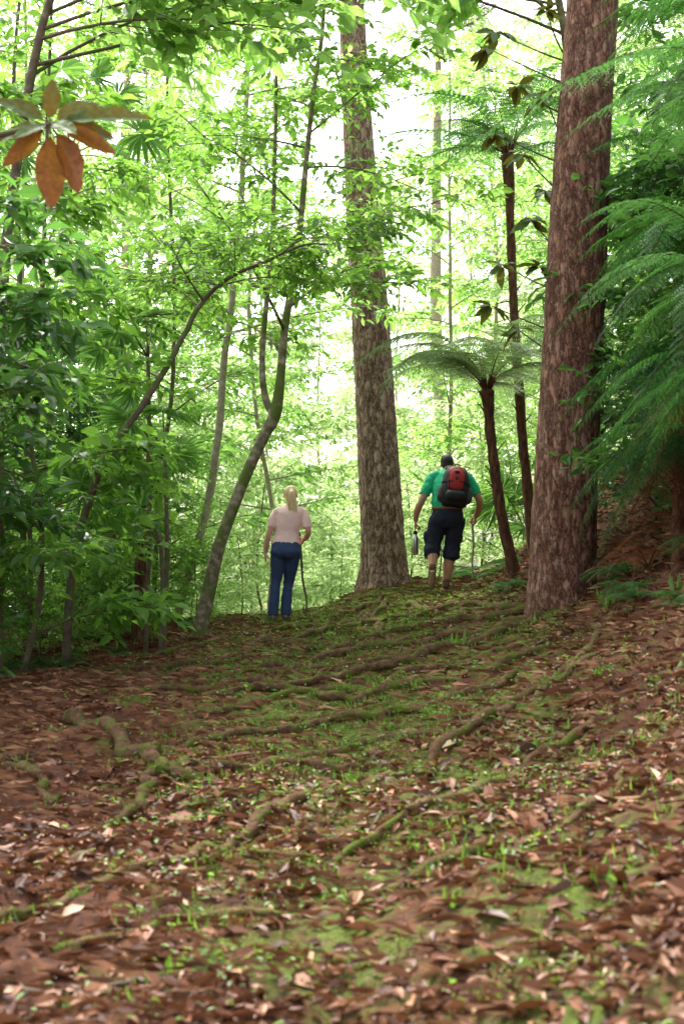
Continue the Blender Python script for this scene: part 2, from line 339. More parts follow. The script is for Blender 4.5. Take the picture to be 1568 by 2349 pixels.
k=fbm(x*.8,y*.8,77,3)>-.03;x=x[k];y=y[k];n=len(x)
a=rg.uniform(0,6.28,n);D=np.stack([np.cos(a)*.5,np.sin(a)*.5,rg.uniform(.3,1.2,n)],-1);l=rg.uniform(.02,.08,n)
leaves(mb,np.stack([x,y,hg(x,y)],-1),D,np.stack([np.cos(a),np.sin(a),np.full(n,.5)],-1),l,l*.08+.002,1)
n=9500;ci=rg.integers(0,1000,n);x=cx[ci]*1.2+rg.normal(0,.09,n);y=cy[ci]+rg.normal(0,.09,n)
a=rg.uniform(0,6.28,n);D=np.stack([np.cos(a),np.sin(a),rg.uniform(0,.7,n)],-1);l=rg.uniform(.012,.042,n)
leaves(mb,np.stack([x,y,hg(x,y)+rg.uniform(.01,.05,n)],-1),D,A(0,0,1)+rg.normal(0,.3,(n,3)),l,l*.5,2)
o=mb.obj('ground_cover',[M_grass]);o['kind']='stuff';tag(o,'short green grass and tiny weeds among fallen leaves','grass')
mb=MB();n=120000;x=rg.normal(.25,1.2,n);y=rg.uniform(3.6,19.5,n)
k=(fbm(x*2.3,y*2.3,55,4)-.10*np.abs(x-.3)+.11*np.minimum((y-7)/6,1))>.025;x=x[k];y=y[k];n=len(x)
a=rg.uniform(0,6.28,n);D=np.stack([np.cos(a)*.6,np.sin(a)*.6,rg.uniform(.2,1,n)],-1);l=rg.uniform(.008,.024,n)
leaves(mb,np.stack([x,y,hg(x,y)+rg.uniform(0,.012,n)],-1),D,A(0,0,1)+rg.normal(0,.6,(n,3)),l,l*.6,1)
o=mb.obj('moss',[M_mossc]);o['kind']='stuff';tag(o,'low green moss cushions on the trodden soil','moss')
def seedling(x,y,h,nl,rg):
    mb=MB();a=rg.uniform(0,6.28,nl);D=np.stack([np.cos(a)*.6,np.sin(a)*.6,np.ones(nl)],-1)
    leaves(mb,np.tile(A(0,0,-.01),(nl,1)),D,np.stack([np.cos(a),np.sin(a),np.full(nl,-.3)],-1),h*rg.uniform(.6,1.1,nl),h*.2,2)
    o=mb.obj('seedling',[M_grass],loc=(x,y,G(x,y)));tag(o,'small green seedling with upright strap leaves','plant','seedlings on the forest floor')
for (x,y,h) in [(.95,11.8,.2),(1.12,7.4,.14),(.98,7.0,.11),(1.5,8.4,.1),(-1.6,5.9,.1),(.6,5.2,.08),(.35,4.6,.08),(-.5,4.3,.08),(1.3,5.6,.09),(-.1,8.3,.09),(.5,9.6,.1),(2.3,9.8,.18),(2.1,11.3,.2),(1.7,12.4,.18),(-2.6,9.2,.18)]:
    seedling(x,y,h,6,rg)
# ---------------------------------------------------------------- roots
def root(pts,r0,r1,label='moss covered tree root snaking across the soil',name='tree_root',lift=.35,mt=None,cat='root'):
    P=np.array([(a,b,0) for a,b in pts],float);n=len(pts)*12;T=smoothpath(P,n);sd=int(abs(pts[0][0])*97+abs(pts[0][1])*31)
    T[:,0]+=fbm(np.arange(n)*.3,np.full(n,.7),sd,4)*.18;T[:,1]+=fbm(np.arange(n)*.26,np.full(n,.4),sd+4,4)*.18
    r=np.linspace(r0,r1,n)*(1+.9*fbm(np.arange(n)*.5,np.zeros(n)+r0,3,3))
    h=hg(T[:,0],T[:,1]);ks=np.ones(5)/5;h=np.convolve(np.pad(h,2,mode='edge'),ks,'valid')*.5+h*.5
    T[:,2]=h+r*lift+(.03*fbm(np.arange(n)*.3,np.zeros(n)+.5,sd+8,3) if cat=='root' else 0);T[0,2]-=r0;T[-1,2]-=r1
    c=T[n//2].copy();mb=MB();rad=1+.8*fbm(np.arange(n)[:,None]*.5,np.arange(10)[None,:]*1.2,4,3)
    tube(mb,T-c,r,10,0,rad)
    if cat=='root':
        rg=np.random.default_rng(sd);q=rg.integers(1,n-1,n*18);an=rg.uniform(.2,2.9,len(q));Pm=T[q]-c;tt=nrm(np.gradient(T,axis=0))[q];sx=nrm(np.cross(tt,A(0,0,1)))
        ofs=sx*np.cos(an)[:,None]+A(0,0,1)*np.sin(an)[:,None];Pm=Pm+ofs*r[q][:,None]*.9+tt*rg.uniform(-.03,.03,(len(q),1))
        kk=fbm(Pm[:,0]*7,Pm[:,1]*7,sd,2)>.0;Pm=Pm[kk];ofs=ofs[kk];ll=rg.uniform(.005,.013,len(Pm))
        if len(Pm): leaves(mb,Pm,ofs+rg.normal(0,.6,Pm.shape),rg.normal(0,1,Pm.shape),ll,ll*.6,1,1)
    o=mb.obj(name,[mt or M_root,M_mossc],True,loc=c);tag(o,label,cat,'exposed roots on the path' if cat=='root' else None)
root([(-1.85,9.8),(-1.5,9.0),(-1.16,8.3),(-.98,7.95),(-.75,7.7),(-.38,7.5),(.1,7.5)],.05,.03,'knobby moss covered root standing out of the soil',lift=.7)
root([(-1.02,7.95),(-1.0,7.5),(-.98,6.9),(-1.1,6.5)],.035,.02,lift=.6)
root([(-1.2,4.9),(-.7,5.5),(-.42,6.1),(-.17,6.7),(.25,7.1),(.7,7.7),(1.1,8.4),(1.5,9.3),(1.9,10.4)],.026,.034,lift=.4)
root([(-1.9,13.3),(-1.5,13.7),(-1.05,14.2),(-.4,15.0),(.1,16.0),(.35,17.2)],.04,.045,lift=.5)
root([(-.9,15.6),(-.3,15.9),(.15,16.8),(.4,17.6)],.035,.04,lift=.5)
root([(.5,13.4),(.4,14.6),(.35,16.0)],.03,.035)
root([(1.0,15.2),(.95,16.2),(.85,17.2)],.035,.035)
root([(-1.6,15.1),(-1.2,14.8),(-.6,14.4),(0,14.2),(.8,14.4),(1.4,14.1),(1.9,13.4)],.03,.05,lift=.5)
root([(-1.6,11.3),(-.9,12.2),(-.2,12.9),(.6,13.2),(1.2,13.0),(1.8,13.0)],.03,.055,lift=.5)
root([(1.1,16.4),(1.4,15.2),(1.7,14.2),(1.95,13.3)],.03,.06)
root([(-1.0,10.4),(-.2,11.0),(.5,11.3),(1.1,11.9),(1.8,12.7)],.028,.055,lift=.5)
root([(-1.8,10.6),(-1.3,10.9),(-.5,10.8),(.2,10.4),(.8,10.6),(1.5,11.1)],.03,.04,lift=.5)
root([(-.9,9.6),(-.3,9.9),(.3,9.7),(.9,9.9),(1.5,10.4)],.03,.035,lift=.5)
root([(-.2,13.7),(.4,13.9),(.9,13.6),(1.6,13.4)],.035,.045)
root([(-1.5,12.5),(-.8,13.2),(-.2,13.5),(.3,14.2),(.4,15.2)],.03,.04)
root([(-.6,11.7),(.0,12.0),(.6,12.2),(1.1,12.0),(1.6,12.4)],.028,.045)
root([(-.9,16.6),(-.5,16.3),(.0,15.5),(.6,15.3),(1.2,15.6)],.03,.04)
root([(.1,15.9),(.3,16.6),(.5,17.4),(.55,18.2)],.03,.05)
root([(-.5,17.0),(-.1,17.2),(.3,17.8),(.5,18.4)],.03,.045)
root([(-1.9,11.9),(-1.2,11.7),(-.6,12.1),(-.1,11.8)],.028,.035)
root([(-.7,7.9),(.0,8.3),(.6,8.4),(1.2,8.8),(1.7,9.5)],.026,.03)
root([(-1.1,8.6),(-.6,8.9),(0,9.2),(.6,9.2),(1.2,9.6)],.03,.03,lift=.5)
root([(-.9,4.6),(-.2,4.95),(.3,5.2),(.8,5.5),(1.2,6.1)],.02,.022,lift=.3)
root([(-.4,5.5),(.1,5.9),(.5,6.2),(.9,6.9),(1.5,7.5)],.022,.026,lift=.4)
root([(-1.9,8.0),(-1.6,7.6),(-1.45,7.2)],.035,.022)
root([(-2.3,12.3),(-1.6,12.6),(-1.0,13.2),(-.3,13.6)],.03,.04)
root([(.1,6.0),(.5,6.5),(.9,7.1),(1.3,7.7)],.009,.006,'thin dead branch lying on the leaves','fallen_branch',1.2,M_stem,'branch')
root([(-1.1,4.2),(-.7,4.3),(-.4,4.25)],.010,.005,'short brown dead twig lying on the leaves','fallen_branch',1.2,M_stem,'branch')
root([(1.7,7.2),(2.0,8.0),(2.3,8.9)],.014,.008,'brown dead branch lying on the slope','fallen_branch',1.2,M_stem,'branch')
root([(-3.0,11.5),(-2.5,12.4),(-2.3,13.1)],.014,.008,'pale thin dead branch lying on the leaves','fallen_branch',1.2,M_stemp,'branch')
# ---------------------------------------------------------------- pines
def pine(base,pts,rad,seed,m,label,crown0,flare=.3):
    top=empty('pine_tree',base);w=MB();P=smoothpath(np.array(pts,float),300);n=300
    P=np.concatenate([P[:1]-A(0,0,.4),P]);n+=1
    r=np.interp(P[:,2],[p[2] for p in pts],rad)
    ns=72;a=np.arange(ns)/ns*2*math.pi
    fl=np.exp(-np.maximum(P[:,2],0)/.28)[:,None]
    rr=1+fl*(flare*.4+flare*np.clip(np.sin(a*5+seed)*.5+.5,0,1)**2)+.10*fbm(np.cos(a)[None,:]*7+P[:,2:3]*0+20,np.sin(a)[None,:]*7+P[:,2:3]*1.5+30,seed,3)+.07*fbm(P[:,2:3]*7+a*0,a[None,:]*7.1,seed+5,3)
    tube(w,P,r,ns,0,rr)
    l=MB();rg=np.random.default_rng(seed);TP=[];TD=[]
    H=pts[-1][2]
    for b in range(22):
        z=crown0+(H-crown0)*(b+.5)/22;az=b*2.4;c=A(np.interp(z,P[:,2],P[:,0]),np.interp(z,P[:,2],P[:,1]),z)
        L=(2.6*(1-(z-crown0)/(H-crown0)*.75))*rg.uniform(.7,1.1)
        d=A(math.cos(az),math.sin(az),.12);B=bez(c,c+d*L*.5+A(0,0,-.1),c+d*L+A(0,0,.3),7);tube(w,B,np.linspace(.05,.012,7),5)
        u=rg.uniform(.3,1,18);TP.append(B[(u*6).astype(int)]+rg.normal(0,.12,(18,3)));ta=az+rg.normal(0,.9,18);TD.append(np.stack([np.cos(ta),np.sin(ta),rg.uniform(0,.7,18)],-1))
    twigs(w,l,np.concatenate(TP),np.concatenate(TD),.35,14,.2,.006,rg,1,.1,False)
    w.obj('trunk',[m],True,top);l.obj('crown',[M_needle],False,top);tag(top,label,'tree','pine trees');return top
gx,gy=.60,19.5;g=G(gx,gy)
pine((gx,gy,g),[(0,0,0),(-.07,0,1.2),(-.145,0,2.63),(-.25,0,4.3),(-.325,0,5.3),(-.46,.05,8),(-.55,.1,11),(-.6,.1,19)],[.30,.285,.27,.25,.225,.18,.15,.04],2,M_pine,'tall pine tree with grey brown plated bark at the path crest',12,.34)
gx,gy=1.99,13.;g=G(gx,gy)
pine((gx,gy,g),[(0,0,0),(.05,0,1),(.11,0,2),(.22,0,4),(.34,.0,5.6),(.5,0,8),(.7,0,16)],[.30,.29,.28,.26,.24,.2,.05],5,M_pine2,'tall reddish brown pine trunk on the bank beside ferns',9,.14)
fp=pine((2.9,42,G(2.9,42)),[(0,0,0),(.1,0,6),(-.1,.1,12),(.1,0,24)],[.2,.19,.16,.05],8,M_stemp,'slender distant pine trunk rising out of sunlit undergrowth',18)
for (x,y,s,rz) in [(6.8,38,1,4),(-6.5,42,1.1,5)]:
    clone(fp,(x,y,G(x,y)),rz,s)
# ---------------------------------------------------------------- slender trees
b=A(-1.58,15.5,G(-1.58,15.5));
T1=[(0,0,-.1),(.12,0,.42),(.24,.0,.97),(.47,.03,1.6),(.71,.04,2.15),(.85,0,2.42),(.91,0,2.85),(.95,0,3.35),(1.03,0,3.85),(1.11,0,4.4),(1.19,0,5.3),(1.28,0,6.1),(1.36,0,6.7),(1.46,0,8.2)]
t1=gtree('broadleaf_tree',T1,[.095,.08,.07,.064,.062,.072,.048,.044,.04,.035,.031,.026,.024,.015],19,.5,2.3,6,6,.34,8,.125,.056,31,(M_stemm,M_leaf),el=(-.05,.5),ns=12,loc=tuple(b),noise=.003,label='slender leaning tree with mossy forked trunk and leafy crown')
w=MB();tube(w,smoothpath([(.84,0,2.38),(.74,.04,2.6),(.70,.08,2.95),(.72,.1,3.4),(.8,.1,4.3),(.84,.1,5.6),(.85,.1,7)],30),np.linspace(.043,.018,30),10)
wl=MB();rg=np.random.default_rng(3);n=80;zz=rg.uniform(3.4,7,n);an=rg.uniform(0,6.28,n);
P=np.stack([.83+0*zz,.1+0*zz,zz],-1)+np.stack([np.cos(an),np.sin(an),0*an],-1)*rg.uniform(.1,1.1,n)[:,None]
twigs(w,wl,P,np.stack([np.cos(an),np.sin(an),rg.uniform(-.1,.4,n)],-1),.45,9,.12,.054,rg)
w.obj('branch',[M_stemm],True,t1);wl.obj('foliage',[M_leaf],False,t1)
b=A(-2.1,17.8,G(-2.1,17.8))
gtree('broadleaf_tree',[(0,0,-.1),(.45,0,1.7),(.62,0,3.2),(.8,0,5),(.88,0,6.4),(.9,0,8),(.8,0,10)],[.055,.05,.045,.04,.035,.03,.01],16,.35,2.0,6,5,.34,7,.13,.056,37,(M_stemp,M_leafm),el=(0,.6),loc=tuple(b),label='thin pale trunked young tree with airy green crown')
b=A(-2.44,12.6,G(-2.44,12.6))
gtree('broadleaf_tree',[(0,0,-.1),(.06,0,.9),(.24,0,1.6),(.4,0,1.95),(.65,0,2.3),(.92,0,2.75),(1.16,0,3.2),(1.4,0,3.45),(1.8,.05,3.65),(2.15,.1,3.8),(2.7,.15,3.75)],[.042,.038,.035,.033,.03,.027,.023,.019,.015,.012,.006],13,.58,1.1,5,5,.3,7,.095,.042,41,(M_stem,M_leaf),el=(-.1,.5),loc=tuple(b),wood=True,noise=.01,label='dark thin sapling bending diagonally over the path')
for (x,y,pts,r,sd,ll) in [(-3.0,13.6,[(0,0,-.1),(-.05,0,1.5),(.1,0,3.5),(.15,0,5.5),(.2,0,8.5)],.035,51,.12),(-2.75,12.2,[(0,0,-.1),(.2,0,1.0),(.05,0,2.2),(-.2,0,3.6),(-.3,0,5.5)],.028,52,.15),(-2.6,19.4,[(0,0,-.1),(.1,0,2),(.3,0,4),(.2,0,7),(.2,0,11)],.04,54,.14),(-4.3,17.5,[(0,0,-.1),(.1,0,2),(.3,0,4),(.2,0,7),(.5,0,10)],.05,55,.14)]:
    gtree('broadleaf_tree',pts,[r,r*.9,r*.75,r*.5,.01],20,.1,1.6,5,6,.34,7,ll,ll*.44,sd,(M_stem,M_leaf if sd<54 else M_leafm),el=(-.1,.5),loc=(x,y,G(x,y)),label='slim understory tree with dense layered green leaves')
for (x,y,pts,sd,azr,nbb) in [(-2.9,12.0,[(0,0,-.1),(0,0,3),(.3,0,5.5),(.9,0,7.2)],61,(-.45,.5),17),(2.7,15.4,[(0,0,-.1),(0,0,3),(-.3,0,6),(-.8,0,8.6)],62,(2.5,3.8),14)]:
    gtree('broadleaf_tree',pts,[.06,.05,.04,.015],nbb,.6,3.1,6,5,.4,7,.185,.088,sd,(M_stem,M_leafm),el=(-.1,.4),azr=azr,loc=(x,y,G(x,y)),wood=True,label='tree arching over the path with large oval leaves')
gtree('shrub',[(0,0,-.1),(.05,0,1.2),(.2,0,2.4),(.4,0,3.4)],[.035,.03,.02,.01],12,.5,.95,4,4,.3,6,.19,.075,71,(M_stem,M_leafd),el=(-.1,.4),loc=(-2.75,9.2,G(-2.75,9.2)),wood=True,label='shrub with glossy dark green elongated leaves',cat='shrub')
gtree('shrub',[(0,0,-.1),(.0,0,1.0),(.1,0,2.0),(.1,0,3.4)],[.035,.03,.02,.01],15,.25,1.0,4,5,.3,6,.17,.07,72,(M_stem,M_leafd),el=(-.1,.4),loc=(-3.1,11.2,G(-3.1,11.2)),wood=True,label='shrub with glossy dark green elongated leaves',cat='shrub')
# ---------------------------------------------------------------- shrubs (copied)
GS='understory shrubs'
s1=gtree('shrub',[(0,0,-.1),(.05,.05,.8),(-.05,0,1.6),(.05,0,2.4)],[.02,.016,.012,.006],15,.05,1.0,5,5,.28,7,.085,.038,81,(M_stem,M_leaf),el=(0,.7),label='leafy green shrub in the understory',cat='shrub',loc=(-2.5,16.4,G(-2.5,16.4)))
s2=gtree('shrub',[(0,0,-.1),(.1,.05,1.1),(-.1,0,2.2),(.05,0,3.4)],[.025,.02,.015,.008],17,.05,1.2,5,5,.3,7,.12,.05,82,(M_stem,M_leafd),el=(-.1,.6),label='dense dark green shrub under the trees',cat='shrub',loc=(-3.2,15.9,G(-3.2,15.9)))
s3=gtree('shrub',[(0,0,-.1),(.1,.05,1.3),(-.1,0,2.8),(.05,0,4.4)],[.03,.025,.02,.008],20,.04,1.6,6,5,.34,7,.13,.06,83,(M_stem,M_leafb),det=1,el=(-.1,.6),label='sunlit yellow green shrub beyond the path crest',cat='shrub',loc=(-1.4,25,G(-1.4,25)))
for s in (s1,s2,s3): s['group']=GS
rg=np.random.default_rng(17)
for (x,y,s) in [(-3.6,14.6,.8),(-4.2,13.4,1.2),(-2.0,19.2,.55),(-3.3,18.2,1.2),(2.9,17.8,.8),(3.6,15.2,1.0),(2.3,19.6,.7),(3.4,13.2,.9),(-2.7,14.6,.55),(-3.3,12.8,.6),(-2.0,16.4,.5),(-2.3,17.6,.9),(-1.8,17.6,.4),(-2.9,15.4,.75),(-2.95,13.9,.5),(-2.45,14.9,.35),(-2.9,12.6,.4),(-3.1,11.8,.5),(-2.55,13.5,.32),(-2.2,15.0,.35)]:
    clone(s1,(x,y,G(x,y)),rg.uniform(0,6),s)
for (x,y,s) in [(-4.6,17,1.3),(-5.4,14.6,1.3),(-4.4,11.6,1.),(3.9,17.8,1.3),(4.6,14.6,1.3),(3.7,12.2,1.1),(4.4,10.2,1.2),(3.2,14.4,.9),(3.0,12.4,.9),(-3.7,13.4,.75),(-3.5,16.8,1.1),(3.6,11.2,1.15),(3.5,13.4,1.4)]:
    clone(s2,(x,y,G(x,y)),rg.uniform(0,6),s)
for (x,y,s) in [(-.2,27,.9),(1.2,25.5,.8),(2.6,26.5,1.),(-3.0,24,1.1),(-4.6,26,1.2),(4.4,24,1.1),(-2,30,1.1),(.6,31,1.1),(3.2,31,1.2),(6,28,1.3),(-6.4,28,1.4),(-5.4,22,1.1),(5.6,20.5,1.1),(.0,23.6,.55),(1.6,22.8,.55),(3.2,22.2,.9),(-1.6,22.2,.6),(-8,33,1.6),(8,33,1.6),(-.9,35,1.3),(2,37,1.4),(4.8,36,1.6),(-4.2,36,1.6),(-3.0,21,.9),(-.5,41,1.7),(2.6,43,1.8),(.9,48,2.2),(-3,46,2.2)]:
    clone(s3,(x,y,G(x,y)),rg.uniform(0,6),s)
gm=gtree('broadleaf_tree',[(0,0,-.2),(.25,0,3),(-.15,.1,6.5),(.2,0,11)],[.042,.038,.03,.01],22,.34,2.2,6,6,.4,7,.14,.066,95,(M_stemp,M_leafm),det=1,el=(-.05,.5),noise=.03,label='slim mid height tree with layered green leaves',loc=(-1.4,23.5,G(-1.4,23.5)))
gm['group']='slim trees beyond the crest'
for (x,y,s) in [(1.9,24,.95),(-3.0,22,1.),(3.6,21,.95),(-4.6,20,1.),(3.0,28,1.1),(-2.6,29,1.15),(5.2,24,1.)]:
    clone(gm,(x,y,G(x,y)),rg.uniform(0,6),s)
# ---------------------------------------------------------------- background forest
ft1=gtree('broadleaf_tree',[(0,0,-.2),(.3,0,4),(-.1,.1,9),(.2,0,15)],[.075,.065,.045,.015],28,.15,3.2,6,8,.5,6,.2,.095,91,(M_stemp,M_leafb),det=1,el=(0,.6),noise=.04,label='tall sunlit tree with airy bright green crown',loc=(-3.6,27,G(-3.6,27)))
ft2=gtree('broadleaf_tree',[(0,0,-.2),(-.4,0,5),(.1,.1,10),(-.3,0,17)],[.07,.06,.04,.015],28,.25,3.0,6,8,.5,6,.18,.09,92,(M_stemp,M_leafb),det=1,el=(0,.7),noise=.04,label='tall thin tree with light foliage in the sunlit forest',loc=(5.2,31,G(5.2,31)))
for f in (ft1,ft2): f['group']='trees of the far forest'
k=0
for (x,y,s) in [(-6.5,25,.9),(-9.5,30,1),(8.5,27,1),(7.2,22.5,.8),(-7.6,35,1.1),(4.6,43,1.1),(9.5,38,1.2),(-12,38,1.2),(-9.2,46,1.3),(-2.6,50,1.1),(7.4,48,1.3),(14,46,1.4),(-6.2,58,1.4),(2.4,58,1.2),(11,58,1.5),(-15,55,1.5),(-11,21,.8),(-5.0,34,.95),(-1,68,1.4),(6,68,1.5),(-2.2,39,.95),(1.0,45,1.)]:
    k+=1;clone(ft1 if k%2 else ft2,(x,y,G(x,y)),rg.uniform(0,6),s)
# ---------------------------------------------------------------- tree ferns
def treefern(base,cz,lean,r,nf,L,W,seed,label,m=M_fern,el=(.5,1.1),drop=.3,azr=(0,6.283),extra=(),npl=13,dead=0):
    rg=np.random.default_rng(seed);b=A(base[0],base[1],G(*base));top=empty('tree_fern',b)
    h=cz-b[2];c=A(lean[0],lean[1],h);w=MB()
    P=smoothpath([(0,0,-.15),(lean[0]*.55,lean[1]*.5,h*.35),(lean[0]*.85,lean[1]*.8,h*.7),tuple(c)],40)
    rr=np.interp(np.linspace(0,1,40),[0,.2,.8,1],[r*1.3,r,r*.85,r*1.35])
    tube(w,P,rr,14,0,1+.6*fbm(np.arange(40)[:,None]*.9,np.arange(14)[None]*1.3,seed,2))
    for i in range(22):
        t=int(rg.uniform(8,39));a=rg.uniform(0,6.28);d=A(math.cos(a),math.sin(a),1.2);tube(w,np.stack([P[t],P[t]+d*.1*rg.uniform(.6,1.5)]),[.012,.005],4)
    for i in range(14):
        a=rg.uniform(0,6.28);d=A(math.cos(a)*.5,math.sin(a)*.5,1);tube(w,np.stack([c-A(0,0,.1),c+d*.28*rg.uniform(.6,1.3)]),[.014,.006],4)
    l=MB();ferncrown(l,c,nf,L,W,rg,el,drop,azr,26,npl)
    for (p1,p2,wd) in extra: frond(l,c,A(*p1)-b,A(*p2)-b,wd,rg,34,16)
    w.obj('trunk',[M_fiber],True,top);l.obj('crown',[m,M_fiber],False,top)
    if dead:
        l=MB();ferncrown(l,c-A(0,0,.08),dead,L*.7,W*.6,rg,(-.6,.2),.75,(1.8,4.6),22,11);l.obj('dead_fronds',[M_ferndead,M_fiber],False,top)
    tag(top,label,'tree fern');return top
treefern((2.35,17.3),6.65,(-.33,-.2),.06,15,2.1,.36,101,'tall tree fern with thin trunk and spreading fronds',el=(.4,1.25),m=M_fernm,drop=.2)
treefern((2.02,16.4),3.62,(-.37,-.3),.065,16,1.9,.36,102,'tree fern with slanting dark trunk and silvery arching fronds',m=M_fernl,el=(.45,1.2),drop=.25,extra=[((1.0,15.9,4.9),(-.1,15.6,3.6),.36),((.9,15.4,4.5),(.35,14.9,3.3),.33)])
BF='tree fern on the bank with dense drooping green fronds'
treefern((2.8,9.2),4.6,(-.1,0),.07,12,1.25,.25,103,BF,el=(.2,.8),drop=.5,extra=[((2.1,8.5,5.25),(.26,8.0,3.55),.3),((2.1,9.0,4.9),(1.35,8.9,4.2),.22)],m=M_fernm)
treefern((2.75,9.8),3.6,(-.05,0),.07,15,1.15,.23,104,BF,el=(.1,.7),drop=.6,m=M_fernm,extra=[((2.0,9.6,3.9),(1.36,9.4,3.0),.22),((2.1,9.4,4.3),(1.5,9.3,3.75),.2)])
treefern((2.62,9.0),2.85,(0,0),.07,19,.95,.19,105,BF,el=(0,.6),drop=.65,dead=5,extra=[((2.0,9.1,2.9),(1.5,9.1,2.1),.18)])
treefern((2.6,10.9),2.6,(0,0),.07,19,1.0,.2,106,'low tree fern with shaded fronds hanging beside the pine',el=(.0,.6),drop=.7,dead=12,extra=[((2.1,10.6,2.7),(1.72,10.5,1.7),.18),((2.2,10.4,2.5),(1.8,10.3,1.5),.18)])
treefern((3.1,9.9),5.5,(0,0),.08,16,1.4,.27,108,BF,el=(.2,.8),drop=.45)
treefern((2.95,11.0),4.3,(0,0),.08,19,1.35,.25,109,BF,el=(.1,.7),drop=.6,extra=[((2.3,10.9,4.7),(1.7,10.8,3.9),.2),((2.3,10.7,4.5),(1.75,10.6,3.3),.2)])
treefern((2.8,10.3),3.1,(0,0),.08,19,1.1,.22,110,BF,el=(.0,.6),drop=.7,dead=8,extra=[((2.1,10.2,3.3),(1.62,10.1,2.4),.2)])
treefern((2.9,12.0),3.4,(0,0),.08,18,1.25,.25,111,BF,el=(.1,.7),drop=.65)
treefern((3.2,12.6),5.2,(0,0),.08,17,1.5,.28,112,BF,el=(.1,.8),drop=.55)
treefern((3.3,11.6),6.2,(0,0),.08,16,1.5,.28,113,BF,el=(.1,.8),drop=.5)
def gfern(x,y,nf,L,W,seed,m=M_fern,el=(.4,1.0),drop=.25,label='low green fern growing on the forest floor',dz=0.):
    rg=np.random.default_rng(seed);l=MB();ferncrown(l,A(0,0,0),nf,L,W,rg,el,drop,npin=20,npl=10)
    o=l.obj('fern',[m,M_fiber],loc=(x,y,G(x,y)+dz));tag(o,label,'fern');return o
DL='clump of dry reddish brown dead fern fronds'
gfern(2.45,11.4,9,.6,.12,202,M_ferndead,(.3,1.2),.35,DL,.05)
gfern(2.75,11.0,9,.7,.14,203,M_ferndead,(.3,1.2),.4,DL,.1)
gfern(2.6,9.9,9,.5,.1,208,M_ferndead,(.3,1.2),.4,DL,.1)
gfern(2.75,12.6,9,.6,.13,206,M_ferndead,(.2,.9),.4,DL)
gfern(-1.85,14.6,11,.5,.12,204,M_ferndead,(.2,.8),.3,DL)
gfern(-2.5,13.8,11,.5,.12,205,M_ferndead,(.2,.8),.3,DL)
gfern(-2.1,15.6,9,.5,.12,207,M_ferndead,(.2,.8),.3,DL)
gf=gfern(2.2,10.6,10,.4,.11,210)
for (x,y,s) in [(2.6,9.5,1.1),(2.45,12.1,1.2),(2.7,10.4,1.2),(1.75,18.8,1.2),(2.2,18.2,1.2),(1.0,21.0,1.2),(1.9,20.4,1.4),(-2.9,13.0,1.1),(-3.3,12.4,1.2),(-1.9,17.4,1.),(-3.8,11.6,1.2),(-1.6,18.8,.9),(-2.7,15.0,1.1),(-2.3,14.3,.9),(1.9,15.6,1.),(-2.6,12.7,1.1),(-2.95,12.0,1.3),(-2.2,13.7,.9),(-3.2,11.0,1.4),(2.3,11.2,1.),(2.25,9.4,.8)]:
    n=gf.copy();COL.objects.link(n);n.location=(x,y,G(x,y));n.rotation_euler=(0,0,rg.uniform(0,6));n.scale=(s,s,s)
treefern((-2.12,14.9),2.6,(.06,0),.085,9,.9,.22,107,'short tree fern with thick fibrous brown trunk',el=(.2,.9),azr=(1.6,4.8))
# ---------------------------------------------------------------- fan palms
def palm(x,y,cz,nf,pl,r,seed,azr=(0,6.283)):
    rg=np.random.default_rng(seed);b=A(x,y,G(x,y));top=empty('fan_palm',b);w=MB();l=MB();h=cz-b[2]
    tube(w,smoothpath([(0,0,-.1),(.03,0,h*.5),(0,0,h)],12),np.linspace(.024,.02,12),8)
    for i in range(nf):
        a=azr[0]+(azr[1]-azr[0])*(i+rg.uniform(.2,.8))/nf;e=rg.uniform(-.25,.95);o=A(math.cos(a)*math.cos(e),math.sin(a)*math.cos(e),math.sin(e))
        L=pl*rg.uniform(.7,1.2);c=A(0,0,h)+o*L+A(0,0,.08);tube(w,bez(A(0,0,h-.1),A(0,0,h)+o*L*.5+A(0,0,.12),c,7),np.linspace(.009,.005,7),4)
        fan(l,c,o+A(0,0,-.3),A(-o[0]*.5,-o[1]*.5-.9,.6)+rg.normal(0,.25,3),r*rg.uniform(.75,1.15),rg)
    w.obj('trunk',[M_stem],True,top);l.obj('crown',[M_palm],False,top);tag(top,'fan palm with round pleated green leaves','palm','fan palms')
palm(-1.75,14.0,2.75,7,.6,.36,301,(1.7,4.9));palm(-1.95,14.2,3.8,7,.6,.34,302,(1.2,5.2));palm(-1.75,13.7,1.9,6,.4,.3,303,(1.8,4.6));palm(-3.1,16.0,6.4,10,.9,.5,304);palm(2.5,19.0,2.1,8,.7,.45,305);palm(-2.8,12.7,2.2,7,.6,.36,306);palm(-2.3,17.4,2.8,5,.4,.38,307)
